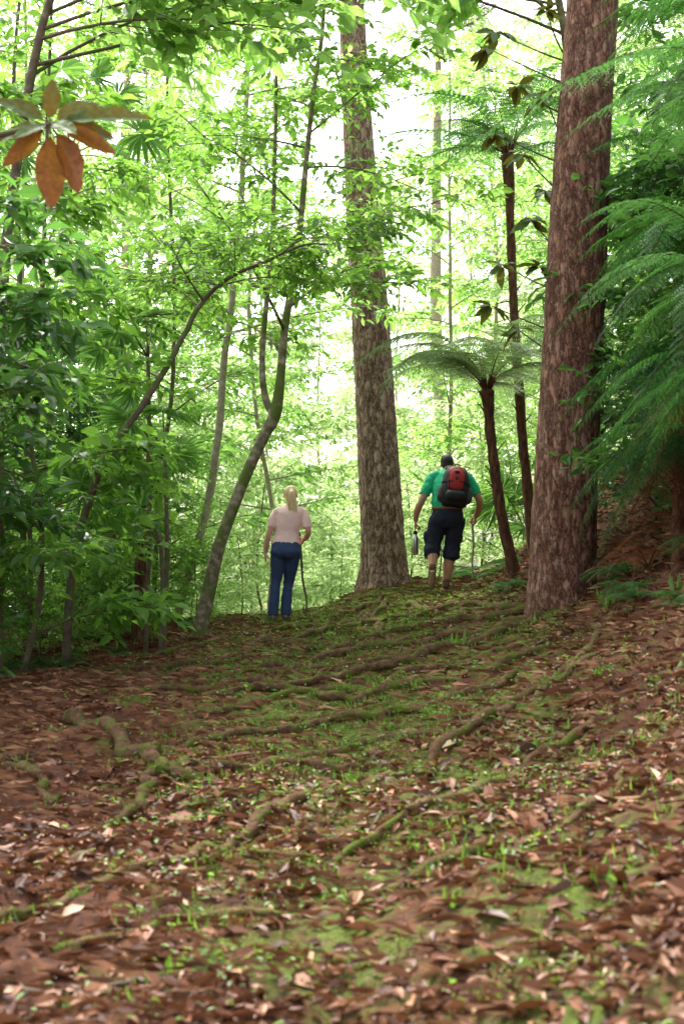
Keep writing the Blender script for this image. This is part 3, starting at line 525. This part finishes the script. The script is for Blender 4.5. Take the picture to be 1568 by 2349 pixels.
# ---------------------------------------------------------------- rusty-backed big leaf trees
def whorl(mb,c,vecs,rg,w=.36):
    V=np.array(vecs,float);L=np.linalg.norm(V,axis=1);D=nrm(V)
    leaves(mb,np.tile(c,(len(V),1))+D*L[:,None]*.1,D,A(0,-.3,1)+rg.normal(0,.45,(len(V),3)),L*.92,L*w,3)
rg=np.random.default_rng(9)
b=A(-2.7,6.1,G(-2.7,6.1));top=empty('broadleaf_tree',b);w=MB();l=MB()
tube(w,smoothpath([(0,0,-.1),(.0,0,2),(-.1,0,4),(0,0,6)],20),np.linspace(.08,.03,20),9)
c=A(-1.25,6.0,3.38)-b
tube(w,smoothpath([(-.05,0,2.6),(.6,0,2.95),(1.1,-.05,3.1),tuple(c)],14),np.linspace(.03,.009,14),6)
LV=[((.41,.06,.10),(0,-.95,.55),.23),((.31,-.06,-.13),(.45,.9,.5),.22),((.19,-.10,-.33),(.5,1,.25),.33),((.01,-.02,-.38),(-.3,1,-.1),.33),((-.19,-.06,-.20),(-.4,1,.3),.26),((-.25,.05,-.03),(0,-1,.6),.3),((.26,.08,.0),(0,-1,.5),.36),((.02,-.05,.17),(.3,-1,.3),.42),((-.20,-.05,.11),(0,-1,.6),.38),((.19,.08,.14),(.1,-1,.4),.4),((.12,-.12,-.05),(.2,-1,.5),.45),((-.12,-.12,-.07),(-.2,-1,.6),.45)]
V=np.array([q[0] for q in LV]);N=np.array([q[1] for q in LV],float);Lh=np.linalg.norm(V,axis=1);wr_=np.array([q[2] for q in LV])
leaves(l,np.tile(c,(len(V),1))+V*.14,V,N,Lh*.92,Lh*wr_,3)
for v in V: tube(w,np.stack([c,c+v*.18]),[.004,.003],4)
for q in range(9):
    cc=A(rg.uniform(-1,.7),rg.uniform(-1.2,1.2),rg.uniform(3.9,6));tube(w,np.stack([A(0,0,cc[2]-.6),cc]),[.025,.01],5)
    aa=rg.uniform(0,6.28,9);whorl(l,cc,np.stack([np.cos(aa)*.25,np.sin(aa)*.25,rg.uniform(-.15,.15,9)],-1),rg)
w.obj('trunk',[M_stem],True,top);l.obj('crown',[M_rust],False,top);tag(top,'tree with large leaves showing rust brown undersides','tree')
b=A(2.2,13.9,G(2.2,13.9));top=empty('broadleaf_tree',b);w=MB();l=MB()
tube(w,smoothpath([(0,0,-.1),(.1,0,2),(.15,0,4),(.1,0,7.5)],20),np.linspace(.07,.03,20),9)
for (px,pz) in [(1.75,6.4),(1.45,6.7),(1.9,6.0),(1.55,5.9),(1.7,5.5),(1.95,5.2),(1.6,4.6),(1.5,4.2),(1.75,3.95),(1.8,4.9),(1.55,6.95),(1.95,6.9),(1.85,4.4)]:
    cc=A(px,13.6+rg.uniform(-.5,.5),pz)-b;tube(w,bez(A(.12,0,cc[2]-.35),A(-.1,cc[1]*.5,cc[2]-.3),cc,6),np.linspace(.013,.005,6),5)
    n=10;aa=rg.uniform(0,6.28,n);whorl(l,cc,np.stack([np.cos(aa)*.22,np.sin(aa)*.22,rg.uniform(-.16,.08,n)],-1)*rg.uniform(.7,1.1,(n,1)),rg)
w.obj('trunk',[M_stem],True,top);l.obj('crown',[M_rust2],False,top);tag(top,'tree with whorled brownish green leaves behind the pine','tree')
# ================================================================= PEOPLE
def rings(mb,S,ns=28,pw=2.2):
    S=np.array(S,float);n=len(S);m=(n-1)*6+1;S=smoothpath(S,m);a=np.arange(ns)/ns*2*math.pi
    ca,sa=np.cos(a),np.sin(a);ca=np.sign(ca)*np.abs(ca)**(2/pw);sa=np.sign(sa)*np.abs(sa)**(2/pw)
    V=np.stack([S[:,0:1]+S[:,3:4]*ca,S[:,1:2]+S[:,4:5]*sa,np.repeat(S[:,2:3],ns,1)],-1)
    i=np.arange(m-1)[:,None]*ns;j=np.arange(ns);k=(j+1)%ns
    F=np.stack([i+j,i+k,i+ns+k,i+ns+j],-1).reshape(-1,4)
    V=np.concatenate([V.reshape(-1,3),S[:1,:3],S[-1:,:3]]);c0=m*ns
    F3=np.concatenate([np.stack([np.full(ns,c0),k,j],-1),np.stack([np.full(ns,c0+1),(m-1)*ns+j,(m-1)*ns+k],-1)])
    mb.add(V,[F,F3])
def limb(mb,P,r,n=24,ns=16):
    P=smoothpath(np.array(P,float),n);rr=np.interp(np.linspace(0,1,n),np.linspace(0,1,len(r)),r);tube(mb,P,rr,ns)
def ell(mb,c,r,ns=16,nr=10):
    t=np.linspace(0,math.pi,nr)[1:-1];a=np.arange(ns)/ns*2*math.pi
    V=np.stack([np.outer(np.sin(t),np.cos(a)),np.outer(np.sin(t),np.sin(a)),np.outer(-np.cos(t),np.ones(ns))],-1).reshape(-1,3)
    V=np.concatenate([V,[[0,0,-1],[0,0,1]]])*np.array(r)
    n=len(t);i=np.arange(n-1)[:,None]*ns;j=np.arange(ns);k=(j+1)%ns
    F=np.stack([i+j,i+k,i+ns+k,i+ns+j],-1).reshape(-1,4);c0=n*ns
    F3=np.concatenate([np.stack([np.full(ns,c0),k,j],-1),np.stack([np.full(ns,c0+1),(n-1)*ns+j,(n-1)*ns+k],-1)])
    mb.add(V+np.array(c),[F,F3])
def hand(mb,w,d,pn,sd,curl,s=1.):
    w=np.array(w,float);d=nrm(d);pn=nrm(np.array(pn)-np.dot(pn,d)*d);sd=nrm(np.array(sd)-np.dot(sd,d)*d-np.dot(sd,pn)*pn)
    k=w+d*.085*s
    for u in (-.027,-.009,.009,.027):
        limb(mb,[w+sd*u*.6*s,w+d*.045*s+sd*u*s,k+sd*u*s],[.015*s,.0165*s,.0125*s],8,8)
    for u,l in ((.028,.92),(.0095,1.04),(-.0095,.97),(-.028,.76)):
        p=k+sd*u*s;P=[p-d*.01];a=0
        for sl,c in ((.042,curl),(.027,curl*1.25),(.021,curl*.8)):
            a+=c;p=p+(d*math.cos(a)+pn*math.sin(a))*sl*l*s;P.append(p)
        limb(mb,P,[.0098*s,.009*s,.0082*s,.0068*s],12,8)
    t0=w+d*.02*s+sd*.022*s;limb(mb,[t0,t0+(sd*.9+d*.7+pn*.3)*.035*s,t0+(sd*.75+d*1.3+pn*.9)*.045*s,t0+(sd*.35+d*1.7+pn*1.5)*.05*s],[.013*s,.012*s,.0105*s,.008*s],10,8)
def fuse(mb,name,mats,parent,vox,smooth=2,wr=0,seed=0):
    me=mb.mesh('tmp',[]);o=bpy.data.objects.new('tmp',me);COL.objects.link(o)
    r=o.modifiers.new('r','REMESH');r.mode='VOXEL';r.voxel_size=vox;r.use_smooth_shade=True
    s=o.modifiers.new('s','SMOOTH');s.factor=.5;s.iterations=smooth
    dg=bpy.context.evaluated_depsgraph_get();nm=bpy.data.meshes.new_from_object(o.evaluated_get(dg));bpy.data.objects.remove(o)
    nm.name=name
    n=len(nm.vertices);co=np.empty(n*3,np.float32);nm.vertices.foreach_get('co',co);co=co.reshape(-1,3).astype(float)
    if wr:
        no=np.empty(n*3,np.float32);nm.vertices.foreach_get('normal',no);no=no.reshape(-1,3)
        f=fbm(co[:,0]*9+co[:,2]*7,co[:,2]*11+co[:,1]*6,seed,3)+.7*np.abs(fbm(co[:,0]*16-co[:,2]*9,co[:,2]*8+co[:,1]*13,seed+3,2))
        co=co+no*(f*wr)[:,None];nm.vertices.foreach_set('co',co.astype(np.float32).ravel())
    nm.materials.clear()
    for m in mats:nm.materials.append(m)
    nm.polygons.foreach_set('use_smooth',np.ones(len(nm.polygons),bool));nm.update()
    q=bpy.data.objects.new(name,nm);COL.objects.link(q);q.parent=parent;return q
def head(mb,c,s=1.):
    c=np.array(c)
    ell(mb,c+A(0,-.005,.012)*s,A(.074,.092,.092)*s,20,14);ell(mb,c+A(0,.022,-.045)*s,A(.056,.066,.072)*s,18,12)
    limb(mb,[c+A(0,.092,.005)*s,c+A(0,.112,-.02)*s,c+A(0,.098,-.032)*s],[.008*s,.013*s,.009*s],8,8)
    ell(mb,c+A(0,.088,-.06)*s,A(.024,.01,.008)*s,10,8)
    for sx in (-1,1): ell(mb,c+A(sx*.077,-.004,-.012)*s,A(.010,.018,.03)*s,10,8)
M_skinw=plain('skin_fair',(.70,.39,.29),.5,.08,40,var=.08)
M_skinm=plain('skin_tan',(.46,.23,.15),.5,.08,40,var=.1)
M_pink=plain('cotton_pink',(1.0,.66,.66),.85,.3,90,var=.02)
M_navy=plain('denim_navy',(.04,.065,.16),.8,.4,120,var=.25)
M_green=plain('jersey_green',(.01,.42,.22),.7,.3,90,var=.08)
M_short=plain('canvas_black_navy',(.017,.02,.042),.8,.4,90,var=.3)
M_blond=bumpmat('hair_blond',[(.3,(.58,.37,.17)),(.7,(.95,.74,.48))],40,4,.8,.45,(1,1,.12),dist=.01)
M_dark=plain('hair_dark',(.03,.025,.023),.5,.8,120)
M_boot=plain('boot_leather',(.16,.09,.055),.8,.4,60);M_sole=plain('boot_sole',(.32,.22,.15),.9,.4,60)
M_belt=plain('leather_brown',(.22,.09,.035),.5,.2,60)
M_red=plain('nylon_red',(.36,.02,.025),.55,.3,90,var=.15);M_black=plain('nylon_black',(.014,.014,.02),.6,.4,90)
M_grey=plain('nylon_grey',(.05,.05,.06),.6,.4,90)
M_steel=plain('brushed_steel',(.55,.56,.58),.28,.03,50,metal=1,var=.05)
M_eye=plain('eye_white',(.7,.7,.7),.2,.0,10)
M_shoe=plain('shoe_grey',(.16,.14,.13),.7,.3,60)
W0=A(-.67,17.,G(-.67,17.)+.01);wt=empty('person',W0)
tag(wt,'blond person in pink t-shirt and navy trousers walking with stick','person')
mb=MB()
rings(mb,[(0,-.01,.78,.10,.08),(0,-.015,.84,.155,.115),(0,-.01,.93,.145,.105),(.01,0,1.02,.118,.09),(.03,0,1.14,.135,.10),(.045,0,1.25,.15,.105),(.05,0,1.33,.14,.08),(.05,.01,1.37,.08,.055)])
limb(mb,[(.05,.0,1.32),(.052,.015,1.39),(.055,.025,1.45)],[.055,.046,.048])
hc=A(.056,.035,1.50);head(mb,hc,.98)
limb(mb,[(-.10,0,1.31),(-.14,-.01,1.24),(-.195,-.03,1.05),(-.225,.0,.93),(-.245,.06,.80)],[.045,.042,.036,.035,.024])
limb(mb,[(.20,0,1.31),(.235,-.01,1.24),(.268,-.045,1.07),(.245,.08,1.0),(.2,.2,.96)],[.045,.042,.036,.035,.024])
hand(mb,(-.245,.06,.80),(-.03,.15,-1),(1,0,.0),(0,1,.1),.45,.9)
hand(mb,(.2,.2,.96),(-.25,.9,-.2),(-1,-.2,-.1),(0,.1,1),1.0,.9)
limb(mb,[(-.085,-.01,.84),(-.105,.02,.62),(-.12,.03,.46),(-.137,-.01,.3),(-.15,-.03,.09)],[.085,.072,.052,.05,.034])
limb(mb,[(.085,-.01,.84),(.055,.06,.62),(.03,.12,.46),(.005,.09,.3),(-.015,.07,.09)],[.085,.072,.052,.05,.034])
fuse(mb,'body',[M_skinw],wt,.0065,2)
mb=MB()
rings(mb,[(.0,-.01,.90,.172,.128),(.003,-.01,.96,.160,.120),(.012,-.005,1.04,.142,.110),(.03,0,1.14,.155,.116),(.045,0,1.25,.17,.118),(.05,.0,1.32,.155,.094),(.052,.008,1.365,.085,.064)])
limb(mb,[(-.06,0,1.315),(-.118,-.003,1.28),(-.158,-.02,1.18),(-.175,-.025,1.11)],[.048,.053,.052,.055])
limb(mb,[(.16,0,1.315),(.216,-.003,1.28),(.243,-.025,1.18),(.254,-.03,1.11)],[.048,.053,.052,.055])
fuse(mb,'shirt',[M_pink],wt,.007,2,.02,3)
mb=MB()
rings(mb,[(0,-.015,.74,.13,.12),(0,-.03,.80,.184,.142),(0,-.025,.87,.172,.134),(0,-.01,.945,.152,.118)])
limb(mb,[(-.085,-.03,.82),(-.10,.005,.64),(-.118,.02,.47),(-.135,-.005,.3),(-.145,-.02,.13),(-.15,-.02,.07)],[.098,.083,.062,.058,.062,.068])
limb(mb,[(.088,-.03,.82),(.06,.045,.64),(.033,.105,.47),(.01,.085,.3),(-.0,.06,.13),(-.0,.06,.07)],[.098,.083,.062,.058,.062,.068])
fuse(mb,'trousers',[M_navy],wt,.008,2,.02,7)
for (x,y) in ((-.15,.0),(-.005,.08)):
    mb=MB();ell(mb,(x,y+.03,.03),(.042,.12,.035));ell(mb,(x,y-.04,.045),(.036,.045,.04));fuse(mb,'shoe',[M_shoe],wt,.008,1)
mb=MB();ell(mb,hc+A(0,-.016,.02),(.083,.095,.094),22,16);ell(mb,hc+A(0,-.04,-.03),(.066,.062,.06));ell(mb,hc+A(.01,-.105,.045),(.03,.026,.03))
fuse(mb,'hair',[M_blond],wt,.006,2,.008,4)
mb=MB()
for i in range(9):
    u=(i-4)/4;limb(mb,[hc+A(.012+u*.008,-.115,.05),hc+A(.018+u*.02,-.15,.01),hc+A(.022+u*.036,-.145,-.08),hc+A(.03+u*.04,-.13,-.19),hc+A(.03+u*.015,-.125,-.29-.03*(i%3))],[.012,.018,.018,.013,.004],16,8)
fuse(mb,'ponytail',[M_blond],wt,.006,1,.006,4)
for sx in (-1,1):
    mb=MB();ell(mb,hc+A(sx*.03,.083,0),(.011,.008,.008));mb.obj('eye',[M_eye],True,wt)
mb=MB();b0=W0+A(.155,.29,1.06);e0=A(W0[0]+.225,W0[1]+.30,G(W0[0]+.225,W0[1]+.30)-.01)
limb(mb,[b0-e0,(b0-e0)*.7+A(-.0,0,0),(b0-e0)*.45+A(.0,0,0),(b0-e0)*.2+A(.03,0,0),(0,0,0)],[.014,.015,.014,.012,.010],24,8)
o=mb.obj('walking_stick',[M_stem],True,loc=e0);tag(o,'rough brown branch used as a walking stick','walking stick')
# ---- man
P0=A(1.34,18.,G(1.34,18.)+.015);mt=empty('person',P0)
tag(mt,'person in green shirt and dark shorts walking with red backpack','person')
mb=MB()
rings(mb,[(0,0,.84,.12,.10),(-.01,-.01,.92,.175,.13),(-.005,0,1.02,.17,.14),(.0,.02,1.14,.175,.14),(.02,.05,1.28,.19,.135),(.035,.09,1.42,.19,.115),(.038,.115,1.49,.15,.085),(.035,.13,1.53,.08,.06)])
limb(mb,[(.035,.11,1.48),(.025,.16,1.53),(.018,.20,1.57)],[.07,.06,.06])
hc=A(.008,.235,1.615);head(mb,hc,1.03)
limb(mb,[(-.16,.1,1.46),(-.22,.08,1.37),(-.325,.0,1.13),(-.385,.03,1.0),(-.405,.09,.87)],[.058,.056,.044,.044,.031])
limb(mb,[(.24,.1,1.46),(.30,.08,1.37),(.395,.0,1.13),(.40,.07,1.02),(.365,.17,.93)],[.058,.056,.044,.044,.031])
hand(mb,(-.405,.09,.87),(-.02,.1,-1),(1,0,0),(0,1,0),1.05,1.05)
hand(mb,(.365,.17,.93),(-.08,.5,-.8),(-1,0,0),(0,.8,.5),1.05,1.05)
limb(mb,[(-.10,0,.92),(-.15,.06,.7),(-.175,.09,.52),(-.195,-.04,.40),(-.21,-.17,.27)],[.105,.088,.066,.07,.042])
limb(mb,[(.10,0,.92),(.06,.08,.7),(.035,.12,.48),(.01,.07,.3),(-.02,.05,.10)],[.105,.088,.066,.072,.042])
fuse(mb,'body',[M_skinm],mt,.007,2)
mb=MB()
rings(mb,[(-.01,0,1.025,.192,.158),(-.005,.0,1.10,.20,.162),(.005,.02,1.2,.202,.158),(.02,.05,1.32,.212,.15),(.035,.09,1.43,.20,.128),(.038,.115,1.5,.145,.095),(.035,.135,1.54,.085,.07)])
limb(mb,[(-.10,.1,1.45),(-.19,.09,1.41),(-.26,.05,1.28),(-.29,.03,1.20)],[.066,.07,.069,.073])
limb(mb,[(.18,.1,1.45),(.265,.09,1.41),(.333,.05,1.28),(.36,.03,1.20)],[.066,.07,.069,.073])
fuse(mb,'shirt',[M_green],mt,.0075,2,.024,13)
mb=MB();rings(mb,[(0,0,1.0,.15,.12),(-.008,-.002,1.005,.193,.158),(-.008,-.002,1.04,.196,.16),(0,0,1.045,.15,.12)],36);fuse(mb,'belt',[M_belt],mt,.007,1)
mb=MB()
rings(mb,[(0,0,.78,.14,.12),(-.01,-.01,.86,.195,.155),(-.01,-.01,.94,.20,.16),(-.008,-.005,1.018,.188,.152)])
limb(mb,[(-.11,0,.9),(-.15,.05,.74),(-.185,.07,.57),(-.20,.03,.49),(-.207,-.02,.44)],[.122,.115,.105,.104,.11])
limb(mb,[(.10,0,.9),(.085,.05,.74),(.06,.09,.57),(.05,.085,.47),(.045,.08,.40)],[.122,.115,.105,.104,.11])
ell(mb,(-.28,.06,.66),(.026,.06,.08));ell(mb,(.172,.07,.66),(.022,.06,.08))
fuse(mb,'shorts',[M_short],mt,.0085,2,.03,17)
mb=MB();limb(mb,[(-.21,-.18,.25),(-.212,-.14,.18),(-.213,-.08,.09),(-.213,-.04,.045)],[.048,.052,.05,.036]);ell(mb,(-.21,-.17,.275),(.05,.052,.05))
fuse(mb,'shoe',[M_boot],mt,.008,1)
mb=MB();limb(mb,[(-.21,-.225,.23),(-.212,-.19,.17),(-.213,-.135,.08),(-.213,-.08,.015)],[.034,.036,.043,.03]);fuse(mb,'shoe_sole',[M_sole],mt,.008,1)
mb=MB();ell(mb,(-.02,.14,.045),(.05,.13,.045));ell(mb,(-.02,.05,.07),(.048,.06,.06));ell(mb,(-.02,.045,.11),(.05,.052,.035));fuse(mb,'shoe',[M_boot],mt,.008,1)
mb=MB();ell(mb,hc+A(0,-.014,.03),(.084,.102,.094),22,16);ell(mb,hc+A(0,-.05,-.02),(.072,.06,.055));fuse(mb,'hair',[M_dark],mt,.007,1,.008,4)
for sx in (-1,1):
    mb=MB();ell(mb,hc+A(sx*.032,.087,0),(.012,.008,.008));mb.obj('eye',[M_eye],True,mt)
bt=empty('water_bottle',P0+A(-.405,.135,.44));tag(bt,'brushed steel water bottle with black cap held by its loop','bottle')
mb=MB();z=[0,.004,.01,.2,.225,.245,.262];r=[.028,.034,.037,.037,.034,.024,.022];tube(mb,[(0,0,q) for q in z],r,24);mb.obj('bottle_body',[M_steel],True,bt)
mb=MB();tube(mb,[(0,0,.262),(0,0,.266),(0,0,.295),(0,0,.30)],[.024,.027,.027,.02],20);mb.obj('cap',[M_black],True,bt)
mb=MB();a=np.linspace(0,math.pi,14);tube(mb,np.stack([0*a,.024*np.cos(a),.297+.055*np.sin(a)],-1),.006,6);mb.obj('carry_loop',[M_black],True,bt)
hx=P0+A(.325,.235,.92);e0=A(P0[0]+.335,P0[1]+.22,G(P0[0]+.335,P0[1]+.22)-.01)
mb=MB();limb(mb,[hx-e0,(hx-e0)*.6+A(.012,0,0),(hx-e0)*.3-A(.008,0,0),(0,0,0)],[.013,.014,.013,.011],20,8);o=mb.obj('walking_stick',[M_stemp],True,loc=e0);tag(o,'pale peeled wooden stick used for walking','walking stick')
bp=empty('backpack',P0+A(.085,-.12,1.29));bp.rotation_euler=(math.radians(-14),math.radians(6),0);bp.scale=(.95,.95,.98)
tag(bp,'red and black hiking backpack worn on the back','backpack')
def bpart(name,secs,m,wr=.006,pw=2.8,vox=.008):
    mb=MB();rings(mb,secs,32,pw);return fuse(mb,name,[m],bp,vox,2,wr,5)
bpart('main_compartment',[(0,0,-.27,.10,.06),(0,-.01,-.25,.16,.10),(0,-.02,-.15,.19,.13),(0,-.02,0,.185,.13),(0,-.01,.15,.165,.115),(0,0,.24,.12,.08),(0,.01,.27,.06,.04)],M_black)
bpart('front_panel',[(-.0,-.10,-.10,.08,.03),(-.0,-.12,-.06,.11,.05),(0,-.125,.05,.115,.055),(0,-.10,.16,.108,.055),(0,-.06,.23,.08,.05),(0,-.04,.25,.045,.03)],M_red)
bpart('front_pocket',[(0,-.12,-.24,.06,.03),(0,-.135,-.21,.115,.06),(0,-.14,-.15,.13,.07),(0,-.13,-.10,.11,.05)],M_black,.005)
bpart('side_pocket',[(-.17,-.03,-.22,.03,.05),(-.185,-.035,-.18,.045,.08),(-.185,-.03,-.08,.045,.08),(-.18,-.03,-.03,.035,.06)],M_grey,.005)
bpart('side_pocket',[(.17,-.03,-.22,.03,.05),(.185,-.035,-.18,.045,.08),(.185,-.03,-.08,.045,.08),(.18,-.03,-.03,.035,.06)],M_grey,.005)
def bt2(name,P,r,m):
    mb=MB();limb(mb,P,r if isinstance(r,list) else [r,r],30,8);return mb.obj(name,[m],True,bp)
bt2('shoulder_strap',[(-.06,.03,.23),(-.12,.10,.275),(-.135,.26,.24),(-.17,.36,.05),(-.19,.24,-.12),(-.17,.05,-.2)],.018,M_black)
bt2('shoulder_strap',[(.06,.03,.23),(.10,.10,.285),(.11,.26,.25),(.13,.36,.05),(.15,.26,-.12),(.16,.05,-.2)],.018,M_black)
bt2('haul_loop',[(-.03,.0,.26),(-.02,-.0,.305),(.02,-.0,.305),(.03,.0,.26)],.006,M_black)
bt2('zipper',[(-.09,-.165,-.08),(-.108,-.155,.05),(-.10,-.14,.14),(-.055,-.12,.205),(0,-.11,.225),(.055,-.12,.205),(.10,-.14,.14),(.108,-.155,.05),(.09,-.165,-.08)],.008,M_black)
bt2('compression_strap',[(-.19,-.06,.02),(-.13,-.155,.02),(-.05,-.183,.02)],.008,M_black)
bt2('compression_strap',[(.19,-.06,.02),(.13,-.155,.02),(.05,-.183,.02)],.008,M_black)
mb=MB();ell(mb,(0,-.165,.15),(.035,.012,.022));mb.obj('buckle',[M_black],True,bp)
mb=MB();ell(mb,(.0,-.185,.06),(.016,.006,.028));mb.obj('zip_pull',[M_black],True,bp)
# ================================================================= light, sky, camera
wd=bpy.data.worlds.new('World');sc.world=wd;wd.use_nodes=True;nt=wd.node_tree;nt.nodes.clear()
sky=nt.nodes.new('ShaderNodeTexSky');sky.sky_type='NISHITA';sky.sun_disc=False
EL=math.radians(56);AZ=math.radians(-28)
sky.sun_elevation=EL;sky.sun_rotation=AZ;sky.dust_density=6;sky.air_density=1.0;sky.ozone_density=.5
hs=nt.nodes.new('ShaderNodeHueSaturation');hs.inputs['Saturation'].default_value=.35
bg=nt.nodes.new('ShaderNodeBackground');bg.inputs[1].default_value=.68;ow=nt.nodes.new('ShaderNodeOutputWorld')
nt.links.new(sky.outputs[0],hs.inputs['Color']);nt.links.new(hs.outputs[0],bg.inputs[0]);nt.links.new(bg.outputs[0],ow.inputs[0])
sd=bpy.data.lights.new('sun','SUN');sd.energy=5;sd.angle=math.radians(.5);sd.color=(1,.95,.88);so=bpy.data.objects.new('sun',sd);COL.objects.link(so)
so.rotation_euler=Vector((math.sin(AZ)*math.cos(EL),math.cos(AZ)*math.cos(EL),math.sin(EL))).to_track_quat('Z','Y').to_euler()
cd=bpy.data.cameras.new('camera');cam=bpy.data.objects.new('camera',cd);COL.objects.link(cam);sc.camera=cam
cam.location=(0,0,1.4);cam.rotation_euler=(math.radians(93),0,0)
cd.sensor_fit='VERTICAL';cd.sensor_height=36;cd.lens=50;cd.clip_end=2000;cd.clip_start=.05
cd.dof.use_dof=True;cd.dof.focus_distance=17;cd.dof.aperture_fstop=3.2
sc.view_settings.view_transform='Standard';sc.view_settings.look='None';sc.view_settings.exposure=0
